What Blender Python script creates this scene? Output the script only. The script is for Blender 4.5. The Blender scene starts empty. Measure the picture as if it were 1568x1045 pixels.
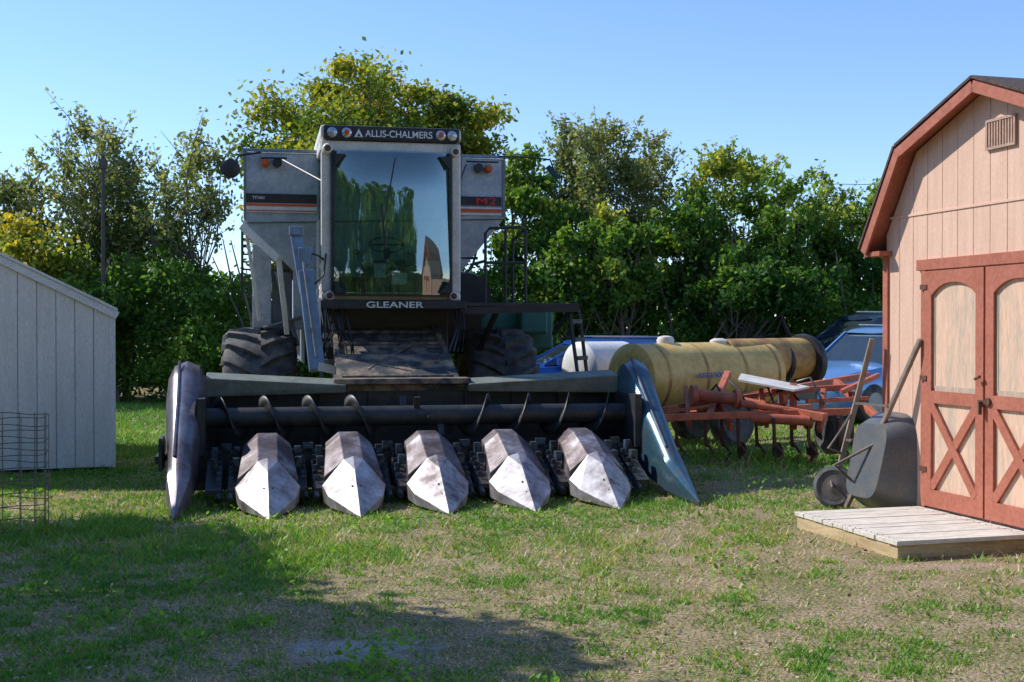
import bpy, math, random
import numpy as np
from mathutils import Vector, Matrix
random.seed(3); RNG=np.random.default_rng(7)
sc=bpy.context.scene
col=sc.collection

# ---------------------------------------------------------------- materials
def newmat(name):
    m=bpy.data.materials.new(name); m.use_nodes=True
    nt=m.node_tree; nt.nodes.clear()
    o=nt.nodes.new('ShaderNodeOutputMaterial'); return m,nt,o
def N(nt,t,**k):
    n=nt.nodes.new(t)
    for a,v in k.items(): setattr(n,a,v)
    return n
def mk(name,c1,c2=None,scale=6,rough=.6,metal=0,bump=0,lo=.35,hi=.65,fine=60,stretch=(1,1,1),r2=None,spec=.4,c3=None):
    m,nt,o=newmat(name); L=nt.links.new
    b=N(nt,'ShaderNodeBsdfPrincipled'); L(b.outputs[0],o.inputs[0])
    b.inputs['Roughness'].default_value=rough; b.inputs['Metallic'].default_value=metal
    b.inputs['Specular IOR Level'].default_value=spec
    if c2 is None: c2=tuple(x*.72 for x in c1)
    tc=N(nt,'ShaderNodeTexCoord'); mp=N(nt,'ShaderNodeMapping'); mp.inputs['Scale'].default_value=stretch
    L(tc.outputs['Object'],mp.inputs[0])
    n1=N(nt,'ShaderNodeTexNoise'); n1.inputs['Scale'].default_value=scale; n1.inputs['Detail'].default_value=8; n1.inputs['Roughness'].default_value=.65
    L(mp.outputs[0],n1.inputs['Vector'])
    r=N(nt,'ShaderNodeValToRGB'); r.color_ramp.elements[0].position=lo; r.color_ramp.elements[1].position=hi
    r.color_ramp.elements[0].color=(*c1,1); r.color_ramp.elements[1].color=(*c2,1)
    if c3:
        e=r.color_ramp.elements.new((lo+hi)/2); e.color=(*c3,1)
    L(n1.outputs['Fac'],r.inputs[0]); 
    n2=N(nt,'ShaderNodeTexNoise'); n2.inputs['Scale'].default_value=fine; n2.inputs['Detail'].default_value=3
    L(mp.outputs[0],n2.inputs['Vector'])
    mx=N(nt,'ShaderNodeMix',data_type='RGBA',blend_type='MULTIPLY'); mx.inputs['Factor'].default_value=.5
    mr=N(nt,'ShaderNodeMapRange'); mr.inputs[1].default_value=.3; mr.inputs[2].default_value=.7; mr.inputs[3].default_value=.65; mr.inputs[4].default_value=1.2
    L(n2.outputs['Fac'],mr.inputs[0])
    L(r.outputs[0],mx.inputs[6]); L(mr.outputs[0],mx.inputs[7]); L(mx.outputs[2],b.inputs['Base Color'])
    if r2 is not None:
        rr=N(nt,'ShaderNodeMapRange'); rr.inputs[1].default_value=lo; rr.inputs[2].default_value=hi; rr.inputs[3].default_value=rough; rr.inputs[4].default_value=r2
        L(n1.outputs['Fac'],rr.inputs[0]); L(rr.outputs[0],b.inputs['Roughness'])
    if bump:
        bp=N(nt,'ShaderNodeBump'); bp.inputs['Strength'].default_value=bump; bp.inputs['Distance'].default_value=.02
        L(n2.outputs['Fac'],bp.inputs['Height']); L(bp.outputs[0],b.inputs['Normal'])
    return m
def leafmat(name,ramp,trans=.5,tr_boost=1.5):
    m,nt,o=newmat(name); L=nt.links.new
    at=N(nt,'ShaderNodeAttribute',attribute_name='tone')
    r=N(nt,'ShaderNodeValToRGB'); el=r.color_ramp.elements
    el[0].position=ramp[0][0]; el[0].color=(*ramp[0][1],1); el[1].position=ramp[-1][0]; el[1].color=(*ramp[-1][1],1)
    for p,c in ramp[1:-1]:
        e=el.new(p); e.color=(*c,1)
    L(at.outputs['Fac'],r.inputs[0])
    d=N(nt,'ShaderNodeBsdfPrincipled'); d.inputs['Roughness'].default_value=.5; d.inputs['Specular IOR Level'].default_value=.35
    t=N(nt,'ShaderNodeBsdfTranslucent'); g=N(nt,'ShaderNodeMix',data_type='RGBA',blend_type='MULTIPLY'); g.inputs['Factor'].default_value=1
    g.inputs[7].default_value=(tr_boost*1.05,tr_boost,tr_boost*.5,1)
    L(r.outputs[0],g.inputs[6]); L(g.outputs[2],t.inputs[0]); L(r.outputs[0],d.inputs['Base Color'])
    ms=N(nt,'ShaderNodeMixShader'); ms.inputs[0].default_value=trans
    L(d.outputs[0],ms.inputs[1]); L(t.outputs[0],ms.inputs[2]); L(ms.outputs[0],o.inputs[0])
    return m

M={}
M['galv']=mk('galvanized',(.50,.54,.58),(.34,.385,.43),scale=6,rough=.5,metal=.12,fine=45,bump=.05)
M['galvd']=mk('galvanized_dirty',(.27,.30,.32),(.17,.18,.19),scale=4,rough=.6,metal=.15)
M['beige']=mk('cab_beige',(.80,.76,.68),(.62,.57,.48),scale=4,rough=.45)
M['white']=mk('white_paint',(.82,.82,.80),(.68,.68,.66),rough=.5)
M['black']=mk('black_paint',(.022,.024,.026),(.045,.042,.038),rough=.45)
M['dark']=mk('dark_steel',(.035,.045,.055),(.085,.075,.065),scale=7,rough=.45,metal=.3)
M['mud']=mk('muddy_steel',(.05,.055,.06),(.34,.25,.17),scale=5,rough=.7,metal=.05,lo=.44,hi=.64,bump=.3)
M['headg']=mk('header_green_gray',(.22,.25,.21),(.14,.145,.115),scale=5,rough=.65,metal=.05)
M['bluegray']=mk('blue_gray',(.22,.33,.44),(.17,.21,.26),rough=.45,metal=.15)
M['orange']=mk('orange_stripe',(.70,.13,.04),(.6,.10,.04),rough=.5)
M['red']=mk('red_text',(.75,.04,.04),rough=.5)
M['amber']=mk('amber',(.65,.13,.02),rough=.25)
M['lens']=mk('lamp_lens',(.55,.58,.6),(.4,.45,.5),rough=.12,metal=.5)
M['rubber']=mk('tire_rubber',(.05,.05,.055),(.20,.19,.17),scale=5,rough=.8,bump=.15,lo=.38,hi=.72)
M['snout']=mk('worn_snout_steel',(.66,.65,.66),(.13,.095,.09),c3=(.42,.39,.39),scale=4.0,rough=.42,r2=.5,metal=.5,lo=.32,hi=.68,fine=25)
M['hood']=mk('worn_hood_steel',(.46,.45,.47),(.10,.075,.075),c3=(.22,.185,.19),scale=3.4,rough=.38,r2=.5,metal=.5,lo=.32,hi=.60,fine=25)
M['snoutL']=mk('divider_steel',(.33,.33,.36),(.13,.10,.10),c3=(.24,.22,.24),scale=3,rough=.27,r2=.38,metal=.6,lo=.32,hi=.62,fine=20)
M['snoutR']=mk('divider_blue_reflection',(.06,.15,.20),(.15,.09,.10),c3=(.08,.13,.16),scale=2.5,rough=.25,r2=.35,metal=.5,lo=.4,hi=.68,fine=20)  # blue is a reflection painted into the base colour, mixed with brown steel
M['dgreen']=mk('dark_green',(.04,.20,.15),(.04,.13,.10),rough=.5)
M['seat']=mk('seat_fabric',(.14,.15,.15),rough=.9)
M['cabin']=mk('cab_lining',(.24,.29,.26),(.18,.21,.19),rough=.9)
M['peach']=mk('barn_peach',(.76,.50,.365),(.68,.43,.30),scale=2.5,rough=.8,fine=30,stretch=(8,8,1),bump=.1)
M['barnred']=mk('barn_trim_red',(.47,.155,.095),(.38,.12,.07),scale=4,rough=.75,fine=30)
M['barnpanel']=mk('weathered_panel',(.74,.48,.33),(.52,.41,.30),scale=1.4,rough=.85,fine=14,stretch=(9,9,1),lo=.43,hi=.66)
M['panelgray']=mk('weathered_panel_edge',(.36,.30,.24),(.55,.42,.3),scale=3,rough=.9,stretch=(6,6,1))
M['groove']=mk('groove_dark',(.22,.12,.08),rough=.9)
M['shingle']=mk('shingle',(.13,.085,.07),(.07,.05,.045),scale=25,rough=.95,bump=.5)
M['deckw']=mk('deck_wood',(.72,.66,.56),(.42,.35,.27),scale=4,rough=.85,stretch=(6,1,6),fine=20,lo=.45,hi=.75)
M['decks']=mk('deck_side',(.62,.47,.26),(.42,.29,.15),scale=3,rough=.8,stretch=(1,1,6),fine=20)
M['shed']=mk('shed_siding',(.84,.80,.75),(.74,.70,.65),scale=2,rough=.75,fine=20,stretch=(5,5,1))
M['shedg']=mk('shed_groove',(.4,.38,.35),rough=.9)
M['shedroof']=mk('shed_roof_white',(.82,.82,.81),(.7,.7,.7),rough=.5)
M['yellow']=mk('tank_yellow',(.80,.56,.17),(.58,.34,.08),scale=1.6,rough=.45,fine=12,lo=.35,hi=.72)
M['rusty']=mk('rusty_ochre',(.62,.38,.10),(.27,.12,.05),scale=3.5,rough=.65,lo=.38,hi=.66)
M['redp']=mk('implement_red',(.62,.16,.08),(.30,.10,.055),scale=7,rough=.55,lo=.40,hi=.68)
M['rust']=mk('rust_brown',(.17,.07,.04),(.08,.045,.03),rough=.8)
M['tub']=mk('tub_gray',(.11,.125,.14),(.17,.16,.14),scale=4,rough=.4,metal=.2)
M['handle']=mk('handle_wood',(.42,.32,.26),(.22,.17,.14),scale=5,rough=.85,stretch=(1,1,.3))
M['wire']=mk('rusted_wire',(.13,.10,.09),(.22,.18,.15),rough=.7,metal=.3)
M['carblue']=mk('car_paint_blue',(.02,.10,.42),(.018,.09,.38),scale=1,rough=.18,metal=.2,spec=.6)
M['carlight']=mk('car_paint_light_blue',(.15,.32,.60),(.14,.30,.57),scale=1,rough=.2,metal=.3,spec=.6)
M['cardark']=mk('car_paint_dark',(.04,.07,.12),rough=.2,metal=.3)
M['bark']=mk('bark',(.19,.16,.13),(.10,.085,.07),scale=8,rough=.9,stretch=(1,1,.3))
M['pole']=mk('pole_wood',(.10,.09,.08),rough=.9)
M['concrete']=mk('chrome_rim',(.35,.35,.36),rough=.4,metal=.6)
def glassmat(name,col_,rough,mixg):
    m,nt,o=newmat(name); L=nt.links.new
    g=N(nt,'ShaderNodeBsdfGlossy'); g.inputs['Roughness'].default_value=rough; g.inputs[0].default_value=(.85,.97,.93,1)
    t=N(nt,'ShaderNodeBsdfTransparent'); t.inputs[0].default_value=(*col_,1)
    d=N(nt,'ShaderNodeBsdfDiffuse'); d.inputs[0].default_value=(.14,.22,.18,1)
    tc=N(nt,'ShaderNodeTexCoord'); n=N(nt,'ShaderNodeTexNoise'); n.inputs['Scale'].default_value=2.2; n.inputs['Detail'].default_value=5; n.inputs['Distortion'].default_value=1.0
    L(tc.outputs['Object'],n.inputs['Vector'])
    mr=N(nt,'ShaderNodeMapRange'); mr.inputs[1].default_value=.4; mr.inputs[2].default_value=.75; mr.inputs[3].default_value=.04; mr.inputs[4].default_value=.2
    L(n.outputs['Fac'],mr.inputs[0])
    m1=N(nt,'ShaderNodeMixShader'); L(mr.outputs[0],m1.inputs[0]); L(t.outputs[0],m1.inputs[1]); L(d.outputs[0],m1.inputs[2])
    m2=N(nt,'ShaderNodeMixShader'); m2.inputs[0].default_value=mixg
    L(m1.outputs[0],m2.inputs[1]); L(g.outputs[0],m2.inputs[2]); L(m2.outputs[0],o.inputs[0]); return m
M['glass']=glassmat('cab_glass',(.55,.74,.64),.02,.25)
M['carglass']=mk('car_glass',(.03,.045,.055),rough=.05,spec=1.0)

# ---------------------------------------------------------------- mesh helpers
def empty(name,loc=(0,0,0),rz=0):
    e=bpy.data.objects.new(name,None); e.location=loc; e.rotation_euler=(0,0,rz); e.empty_display_size=.2; col.objects.link(e); return e
def mesh(name,verts,faces,mat,parent=None,smooth=False,bevel=0,loc=None):
    me=bpy.data.meshes.new(name); me.from_pydata([tuple(v) for v in verts],[],faces); me.update()
    mats=mat if isinstance(mat,list) else [mat]
    for mm in mats: me.materials.append(mm)
    if smooth: me.shade_smooth()
    o=bpy.data.objects.new(name,me); col.objects.link(o)
    if parent: o.parent=parent
    if loc: o.location=loc
    if bevel:
        b=o.modifiers.new('b','BEVEL'); b.width=bevel; b.segments=2; b.limit_method='ANGLE'; b.angle_limit=.6
    return o
BF=[(0,3,2,1),(4,5,6,7),(0,1,5,4),(1,2,6,5),(2,3,7,6),(3,0,4,7)]
def boxv(x0,x1,y0,y1,z0,z1):
    return [(x0,y0,z0),(x1,y0,z0),(x1,y1,z0),(x0,y1,z0),(x0,y0,z1),(x1,y0,z1),(x1,y1,z1),(x0,y1,z1)]
def box(name,p,x0,x1,y0,y1,z0,z1,mat,bevel=.008):
    return mesh(name,boxv(x0,x1,y0,y1,z0,z1),BF,mat,p,bevel=bevel)
class Acc:
    def __init__(s): s.v=[];s.f=[]
    def add(s,v,f):
        o=len(s.v); s.v+=[tuple(a) for a in v]; s.f+=[tuple(i+o for i in q) for q in f]
    def box(s,*a): s.add(boxv(*a),BF)
    def beam(s,a,b,w,h=None,up=(0,0,1)):
        h=h or w; a=Vector(a);b=Vector(b); d=(b-a).normalized(); u=Vector(up)
        if abs(d.dot(u))>.95: u=Vector((0,1,0))
        r=d.cross(u).normalized(); u=r.cross(d)
        vs=[]
        for p in (a,b):
            for sx,sy in ((-1,-1),(1,-1),(1,1),(-1,1)): vs.append(p+r*sx*w/2+u*sy*h/2)
        s.add(vs,[(0,1,2,3),(7,6,5,4),(0,4,5,1),(1,5,6,2),(2,6,7,3),(3,7,4,0)])
    def tube(s,pts,r,n=8,r2=None):
        pts=[Vector(p) for p in pts]; rings=[]
        for i,p in enumerate(pts):
            d=(pts[min(i+1,len(pts)-1)]-pts[max(i-1,0)]).normalized()
            u=Vector((0,0,1)) if abs(d.z)<.9 else Vector((0,1,0))
            a=d.cross(u).normalized(); b=a.cross(d)
            rr=r if r2 is None else r+(r2-r)*i/(len(pts)-1)
            rings.append([p+(a*math.cos(t)+b*math.sin(t))*rr for t in [2*math.pi*k/n for k in range(n)]])
        s.loft(rings)
    def loft(s,rings,cap=True):
        n=len(rings[0]); v=[q for r in rings for q in r]; f=[]
        for i in range(len(rings)-1):
            for k in range(n): f.append((i*n+k,i*n+(k+1)%n,(i+1)*n+(k+1)%n,(i+1)*n+k))
        if cap: f.append(tuple(range(n))[::-1]); f.append(tuple((len(rings)-1)*n+k for k in range(n)))
        s.add(v,f)
    def revolve(s,prof,origin,axis,n=32):
        o=Vector(origin); d=Vector(axis).normalized(); u=Vector((0,0,1)) if abs(d.z)<.9 else Vector((0,1,0))
        a=d.cross(u).normalized(); b=a.cross(d)
        s.loft([[o+d*t+(a*math.cos(w)+b*math.sin(w))*r for w in [2*math.pi*k/n for k in range(n)]] for t,r in prof])
    def make(s,name,mat,parent=None,smooth=False,bevel=0):
        o=mesh(name,s.v,s.f,mat,parent,smooth,bevel)
        import bmesh
        bm=bmesh.new(); bm.from_mesh(o.data); bmesh.ops.recalc_face_normals(bm,faces=bm.faces); bm.to_mesh(o.data); bm.free()
        if smooth:
            o.data.shade_smooth()
            try: o.data.set_sharp_from_angle(angle=.7)
            except Exception: pass
        return o
def text(name,s,w,h,c,mat,parent,rz=0):
    cu=bpy.data.curves.new(name,'FONT'); cu.body=s; cu.extrude=.01; cu.offset=.012
    t=bpy.data.objects.new('t',cu); col.objects.link(t)
    dg=bpy.context.evaluated_depsgraph_get(); me=bpy.data.meshes.new_from_object(t.evaluated_get(dg)); bpy.data.objects.remove(t)
    co=np.array([v.co[:] for v in me.vertices]); lo=co.min(0);hi=co.max(0)
    for v in me.vertices:
        x=(v.co.x-(lo[0]+hi[0])/2)/(hi[0]-lo[0])*w; z=(v.co.y-(lo[1]+hi[1])/2)/(hi[1]-lo[1])*h
        v.co=(x,-v.co.z*.3,z)
    me.materials.clear(); me.materials.append(mat)
    o=bpy.data.objects.new(name,me); col.objects.link(o); o.parent=parent; o.location=c; o.rotation_euler=(0,0,rz); return o

# ---------------------------------------------------------------- ground
BARE=[(-.74,6.15,.36,.26,(.42,.38,.33)),(2.85,8.28,.6,.14,(.40,.29,.20))]
def groundmat():
    m,nt,o=newmat('ground_grass_soil'); L=nt.links.new
    b=N(nt,'ShaderNodeBsdfPrincipled'); b.inputs['Roughness'].default_value=.95; b.inputs['Specular IOR Level'].default_value=.1; L(b.outputs[0],o.inputs[0])
    tc=N(nt,'ShaderNodeTexCoord')
    n1=N(nt,'ShaderNodeTexNoise'); n1.inputs['Scale'].default_value=1.9; n1.inputs['Detail'].default_value=12; n1.inputs['Roughness'].default_value=.8
    L(tc.outputs['Object'],n1.inputs['Vector'])
    r=N(nt,'ShaderNodeValToRGB'); e=r.color_ramp.elements; e[0].position=.34; e[0].color=(.10,.17,.035,1); e[1].position=.60; e[1].color=(.42,.31,.20,1)
    x=e.new(.45); x.color=(.27,.23,.11,1)
    L(n1.outputs['Fac'],r.inputs[0])
    n2=N(nt,'ShaderNodeTexNoise'); n2.inputs['Scale'].default_value=45; n2.inputs['Detail'].default_value=6; L(tc.outputs['Object'],n2.inputs['Vector'])
    mr=N(nt,'ShaderNodeMapRange'); mr.inputs[1].default_value=.3; mr.inputs[2].default_value=.7; mr.inputs[3].default_value=.35; mr.inputs[4].default_value=1.4; L(n2.outputs['Fac'],mr.inputs[0])
    mx=N(nt,'ShaderNodeMix',data_type='RGBA',blend_type='MULTIPLY'); mx.inputs['Factor'].default_value=1; L(r.outputs[0],mx.inputs[6]); L(mr.outputs[0],mx.inputs[7])
    prev=mx.outputs[2]
    for (cx,cy,rx,ry,cc) in BARE:
        mp=N(nt,'ShaderNodeMapping'); mp.vector_type='POINT'; mp.inputs['Location'].default_value=(-cx/rx,-cy/ry,0); mp.inputs['Scale'].default_value=(1/rx,1/ry,0)
        L(tc.outputs['Object'],mp.inputs[0]); ln=N(nt,'ShaderNodeVectorMath',operation='LENGTH'); L(mp.outputs[0],ln.inputs[0])
        n3=N(nt,'ShaderNodeTexNoise'); n3.inputs['Scale'].default_value=7; n3.inputs['Detail'].default_value=8; L(tc.outputs['Object'],n3.inputs['Vector'])
        ad=N(nt,'ShaderNodeMath',operation='MULTIPLY_ADD'); L(n3.outputs['Fac'],ad.inputs[0]); ad.inputs[1].default_value=2.2; L(ln.outputs['Value'],ad.inputs[2])
        m2=N(nt,'ShaderNodeMapRange'); m2.inputs[1].default_value=1.6; m2.inputs[2].default_value=2.3; m2.inputs[3].default_value=1; m2.inputs[4].default_value=0; L(ad.outputs[0],m2.inputs[0])
        sc_=N(nt,'ShaderNodeMix',data_type='RGBA',blend_type='MULTIPLY'); sc_.inputs['Factor'].default_value=.6; sc_.inputs[6].default_value=(*cc,1); L(mr.outputs[0],sc_.inputs[7])
        q=N(nt,'ShaderNodeMix',data_type='RGBA'); L(m2.outputs[0],q.inputs['Factor']); L(prev,q.inputs[6]); L(sc_.outputs[2],q.inputs[7]); prev=q.outputs[2]
    L(prev,b.inputs['Base Color'])
    bp=N(nt,'ShaderNodeBump'); bp.inputs['Strength'].default_value=.7; bp.inputs['Distance'].default_value=.03; L(n2.outputs['Fac'],bp.inputs['Height']); L(bp.outputs[0],b.inputs['Normal'])
    return m
mesh('ground',[(-300,-100,0),(300,-100,0),(300,500,0),(-300,500,0)],[(0,1,2,3)],groundmat())

def fnoise(x,y,s,seed):
    r=np.random.default_rng(seed); v=0;
    for i in range(7):
        a=r.uniform(0,6.28); f=s*(1+.45*i); v=v+np.sin((x*np.cos(a)+y*np.sin(a))*f+r.uniform(0,6.28)+1.3*np.sin((x*np.sin(a)-y*np.cos(a))*f*.7+i))/(1+.3*i)
    return v/3.2
def quickmesh(name,V,nper,tone,mats,midx=None,parent=None):
    nv=len(V); nf=nv//nper
    me=bpy.data.meshes.new(name); me.vertices.add(nv); me.vertices.foreach_set('co',V.astype(np.float32).ravel())
    me.loops.add(nv); me.loops.foreach_set('vertex_index',np.arange(nv,dtype=np.int32))
    me.polygons.add(nf); me.polygons.foreach_set('loop_start',(np.arange(nf)*nper).astype(np.int32))
    try: me.polygons.foreach_set('loop_total',np.full(nf,nper,dtype=np.int32))
    except Exception: pass
    for mm in mats: me.materials.append(mm)
    if midx is not None: me.polygons.foreach_set('material_index',midx.astype(np.int32))
    a=me.attributes.new('tone','FLOAT','FACE'); a.data.foreach_set('value',tone.astype(np.float32))
    me.update(calc_edges=True)
    o=bpy.data.objects.new(name,me); col.objects.link(o)
    if parent: o.parent=parent
    return o
def grass():
    n=470000
    Y=4.3*np.exp(RNG.random(n)*math.log(27/4.3)); X=(RNG.random(n)-.5)*1.15*Y
    dry=fnoise(X,Y,1.4,5)+.9*fnoise(X,Y,5,9)+.8*fnoise(X,Y,13,10)+.6*fnoise(X,Y,30,11)
    lush=fnoise(X,Y,.9,21)+.7*fnoise(X,Y,5,22)+.6*fnoise(X,Y,16,23)
    bias=np.clip((X/Y)*1.5,-.5,.6)+(9.5-Y)*.10
    dryf=np.clip(.56+.52*dry+.45*bias,0,1)
    keep=RNG.random(n)<np.clip(1.12-1.02*dryf,.07,1)
    for cx,cy,rx,ry,_ in BARE:
        q=((X-cx)/rx)**2+((Y-cy)/ry)**2+.8*fnoise(X,Y,8,3)+.4*fnoise(X,Y,20,4)
        keep&=(q>.9)|(RNG.random(n)<.15)
    X=X[keep];Y=Y[keep];dryf=dryf[keep];lush=lush[keep]; n=len(X)
    h=(.012+.026*RNG.random(n)**1.5)*(1+1.1*np.clip(lush,0,1.7))*(1.15-.5*dryf)
    for cx,cy,rr,f in [(-4.0,9.6,.6,4),(-3.7,9.0,.5,2),(2.4,9.2,.25,3.5),(2.75,8.6,.16,4),(2.5,8.9,.12,4),(-3,9.9,.5,2.5),(-1,10.2,.8,2),(3.0,14.6,1.2,4),(-4.6,13.8,.6,3),(1.6,10.9,.5,2.4),(3.6,8.2,.5,2.5)]:
        h*=1+(f-1)*np.exp(-((X-cx)**2+(Y-cy)**2)/rr**2)*RNG.random(n)
    h*=np.where(Y>15,1.6,1)
    w=(.0022+.0024*RNG.random(n))*(.7+Y/7)
    a=RNG.random(n)*6.283; dx=np.cos(a)*w; dy=np.sin(a)*w
    la=RNG.random(n)*6.283; lm=h*(.3+1.2*RNG.random(n))
    V=np.zeros((n,3,3)); V[:,0]=np.stack([X-dx,Y-dy,0*X-.002],1); V[:,1]=np.stack([X+dx,Y+dy,0*X-.002],1); V[:,2]=np.stack([X+lm*np.cos(la),Y+lm*np.sin(la),h],1)
    tone=np.clip(.27+.13*lush+.32*(RNG.random(n)-.5)+.6*dryf*(RNG.random(n)<(.08+.7*dryf)),0,1)
    gm=leafmat('grass_blades',[(0,(.06,.19,.02)),(.3,(.15,.35,.04)),(.5,(.32,.44,.075)),(.7,(.55,.45,.24)),(1,(.72,.62,.44))],trans=.35,tr_boost=1.3)
    quickmesh('grass',V.reshape(-1,3),3,tone,[gm])
    n=40000
    Y=4.6*np.exp(RNG.random(n)*math.log(20/4.6)); X=(RNG.random(n)-.5)*1.1*Y
    k=((fnoise(X,Y,1.7,44)+.5*fnoise(X,Y,6,45)>.4)&(X/Y<.2))|((abs(X-3)<1.8)&(abs(Y-15)<1.2))|((abs(X+2.5)<2.3)&(abs(Y-10)<.4))|((abs(X-2.9)<.8)&(abs(Y-12.7)<.8)); X=X[k];Y=Y[k]; n=len(X)
    quads(n,X,Y,.015+.045*RNG.random(n)*(1+(Y>12)*1.8),.012+.016*RNG.random(n),'weeds',leafmat('weed_leaves',[(0,(.09,.24,.02)),(1,(.24,.44,.06))]),RNG.random(n),flat=.6)
    n=4500
    Y=4.6*np.exp(RNG.random(n)*math.log(18/4.6)); X=(RNG.random(n)-.5)*1.1*Y
    quads(n,X,Y,.012+.02*RNG.random(n),.007+.011*RNG.random(n),'fallen_leaves',leafmat('dead_leaf',[(0,(.14,.08,.04)),(.6,(.38,.28,.17)),(1,(.6,.52,.4))],trans=.2),RNG.random(n),flat=.5)
def quads(n,X,Y,Z,s,name,mat,tone,flat=1):
    P=np.stack([X,Y,Z],1)
    V=leafquads(P,s,flat); return quickmesh(name,V,4,tone,[mat])
def leafquads(P,s,flat=1,asp=.55):
    n=len(P); d=RNG.normal(size=(n,3)); d[:,2]*=flat; d/=np.linalg.norm(d,axis=1)[:,None]
    e=RNG.normal(size=(n,3)); e[:,2]*=flat; e-=d*(e*d).sum(1)[:,None]; e/=np.linalg.norm(e,axis=1)[:,None]+1e-9
    s=np.broadcast_to(s,(n,))[:,None]
    V=np.stack([P-d*s,P-e*s*asp+d*s*.1,P+d*s,P+e*s*asp+d*s*.1],1)
    return V.reshape(-1,3)
grass()

# ---------------------------------------------------------------- trees
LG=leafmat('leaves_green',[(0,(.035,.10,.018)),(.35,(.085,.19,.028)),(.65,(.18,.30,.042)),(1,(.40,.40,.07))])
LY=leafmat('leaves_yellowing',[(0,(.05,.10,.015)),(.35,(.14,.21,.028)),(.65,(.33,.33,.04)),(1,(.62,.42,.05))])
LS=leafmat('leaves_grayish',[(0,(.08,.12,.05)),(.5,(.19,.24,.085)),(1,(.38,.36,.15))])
def tubeq(out,pts,r0,r1,n=6):
    a=Acc(); a.tube(pts,r0,n,r1)
    for f in a.f:
        if len(f)==4: out.append([a.v[i] for i in f])
def tree(name,x,y,h,rx,base,seed,mat,nclump,per,leaf,sparse=.0,trunk=.16,tonebias=0,ry=None,stems=1,cr=1.0):
    r=random.Random(seed); g=np.random.default_rng(seed); ry=ry or rx
    wood=[]; 
    zc=(h+base)/2; rz=(h-base)/2
    cl=[]
    tries=0
    while len(cl)<nclump and tries<9000:
        tries+=1
        v=np.array([r.uniform(-1,1),r.uniform(-1,1),r.uniform(-1,1)]); L=np.linalg.norm(v)
        if L>1 or L<.4: continue
        bump_=1+.16*math.sin(5*math.atan2(v[1],v[0])+seed)+.12*math.sin(7*v[2]+seed*2)+r.uniform(-.14,.12)
        cl.append(np.array([x+v[0]*rx*bump_,y+v[1]*ry*bump_,zc+v[2]*rz*(.9 if v[2]>0 else 1)*min(bump_,1.08)]))
    for s in range(stems):
        bx=x+(r.uniform(-.6,.6)*rx*.6 if stems>1 else 0); by=y
        lean=r.uniform(-.10,.10)*h+ (x-bx)*.2; w1=r.uniform(-.25,.25); w2=r.uniform(-.25,.25); ht=h*.72 if stems>1 or sparse else h*.86
        tp=[(bx,by,-.1),(bx+lean*.2+w1*.5,by,ht*.2),(bx+lean*.45+w1,by+.1,ht*.45),(bx+lean*.8+w2,by,ht*.75),(bx+lean+w2*1.8,by,ht)]
        tubeq(wood,tp,trunk,trunk*.10,7)
        for i,c in enumerate(cl[s::stems]):
            if r.random()<.9:
                t=max(.15,min(.95,(c[2]/ht)*r.uniform(.45,.8)))
                k=min(3,int(t*4)); f=t*4-k; a=np.array(tp[k]);b=np.array(tp[k+1]); st=a+(b-a)*f
                mid=(st+c)/2+np.array([r.uniform(-.25,.25),r.uniform(-.25,.25),-.2])
                tubeq(wood,[st,mid,c],trunk*.22*r.uniform(.6,1.3),.01,4)
    P=[];T=[]
    for c in cl:
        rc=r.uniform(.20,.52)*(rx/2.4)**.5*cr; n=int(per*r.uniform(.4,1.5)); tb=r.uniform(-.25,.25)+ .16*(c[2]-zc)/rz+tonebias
        d=g.normal(size=(n,3))*rc*np.array([.85,.8,.5]); 
        if sparse:
            for q in range(4):
                m0=q*n//6; m1=(q+1)*n//6; m=m1-m0; tt=g.random(m)
                dirs=np.array([r.uniform(-.75,.75),r.uniform(-.6,.6),r.uniform(.3,1.0)])*r.uniform(.5,1.2)*sparse
                d[m0:m1]=tt[:,None]*dirs+g.normal(size=(m,3))*(.10-.05*tt[:,None])
                tubeq(wood,[c,c+dirs*.5+np.array([0,0,.03]),c+dirs],.014,.004,3)
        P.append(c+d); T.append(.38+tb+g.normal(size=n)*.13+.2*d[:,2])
    P=np.concatenate(P);T=np.clip(np.concatenate(T),0,1)
    k=P[:,2]>.05; P=P[k];T=T[k]
    V=leafquads(P,leaf*(.6+.8*g.random(len(P))))
    W=np.array(wood).reshape(-1,3); nw=len(W)//4
    V=np.concatenate([W,V]); T2=np.concatenate([np.zeros(nw),T]); mi=np.concatenate([np.zeros(nw),np.ones(len(T))])
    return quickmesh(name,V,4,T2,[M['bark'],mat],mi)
def ptree(px,top,hw,Y,base_py,seed,mat,nc,per,leaf=.07,sparse=0,tb=0,stems=1,name='deciduous_tree',cr=1.0):
    x=(px-784)/1880*Y; h=1.6+(505-top)*Y/1880; rx=hw*Y/1880; b=max(.3,1.6+(505-base_py)*Y/1880)
    return tree(name,x,Y,h,rx,b,seed,mat,nc,per,leaf,sparse,.08 if sparse else .2,tb,ry=min(rx,2.4),stems=stems,cr=cr)
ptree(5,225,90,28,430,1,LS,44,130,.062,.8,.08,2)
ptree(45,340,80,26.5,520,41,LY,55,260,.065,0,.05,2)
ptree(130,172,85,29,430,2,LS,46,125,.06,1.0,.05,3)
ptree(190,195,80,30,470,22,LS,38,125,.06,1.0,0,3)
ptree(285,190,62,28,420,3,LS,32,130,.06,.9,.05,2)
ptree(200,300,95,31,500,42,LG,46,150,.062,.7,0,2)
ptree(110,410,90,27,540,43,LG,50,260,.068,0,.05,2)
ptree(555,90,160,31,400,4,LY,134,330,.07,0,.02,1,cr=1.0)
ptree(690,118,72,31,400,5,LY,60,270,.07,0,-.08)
ptree(445,185,60,30,420,6,LY,44,260,.07,0,.12)
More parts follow.
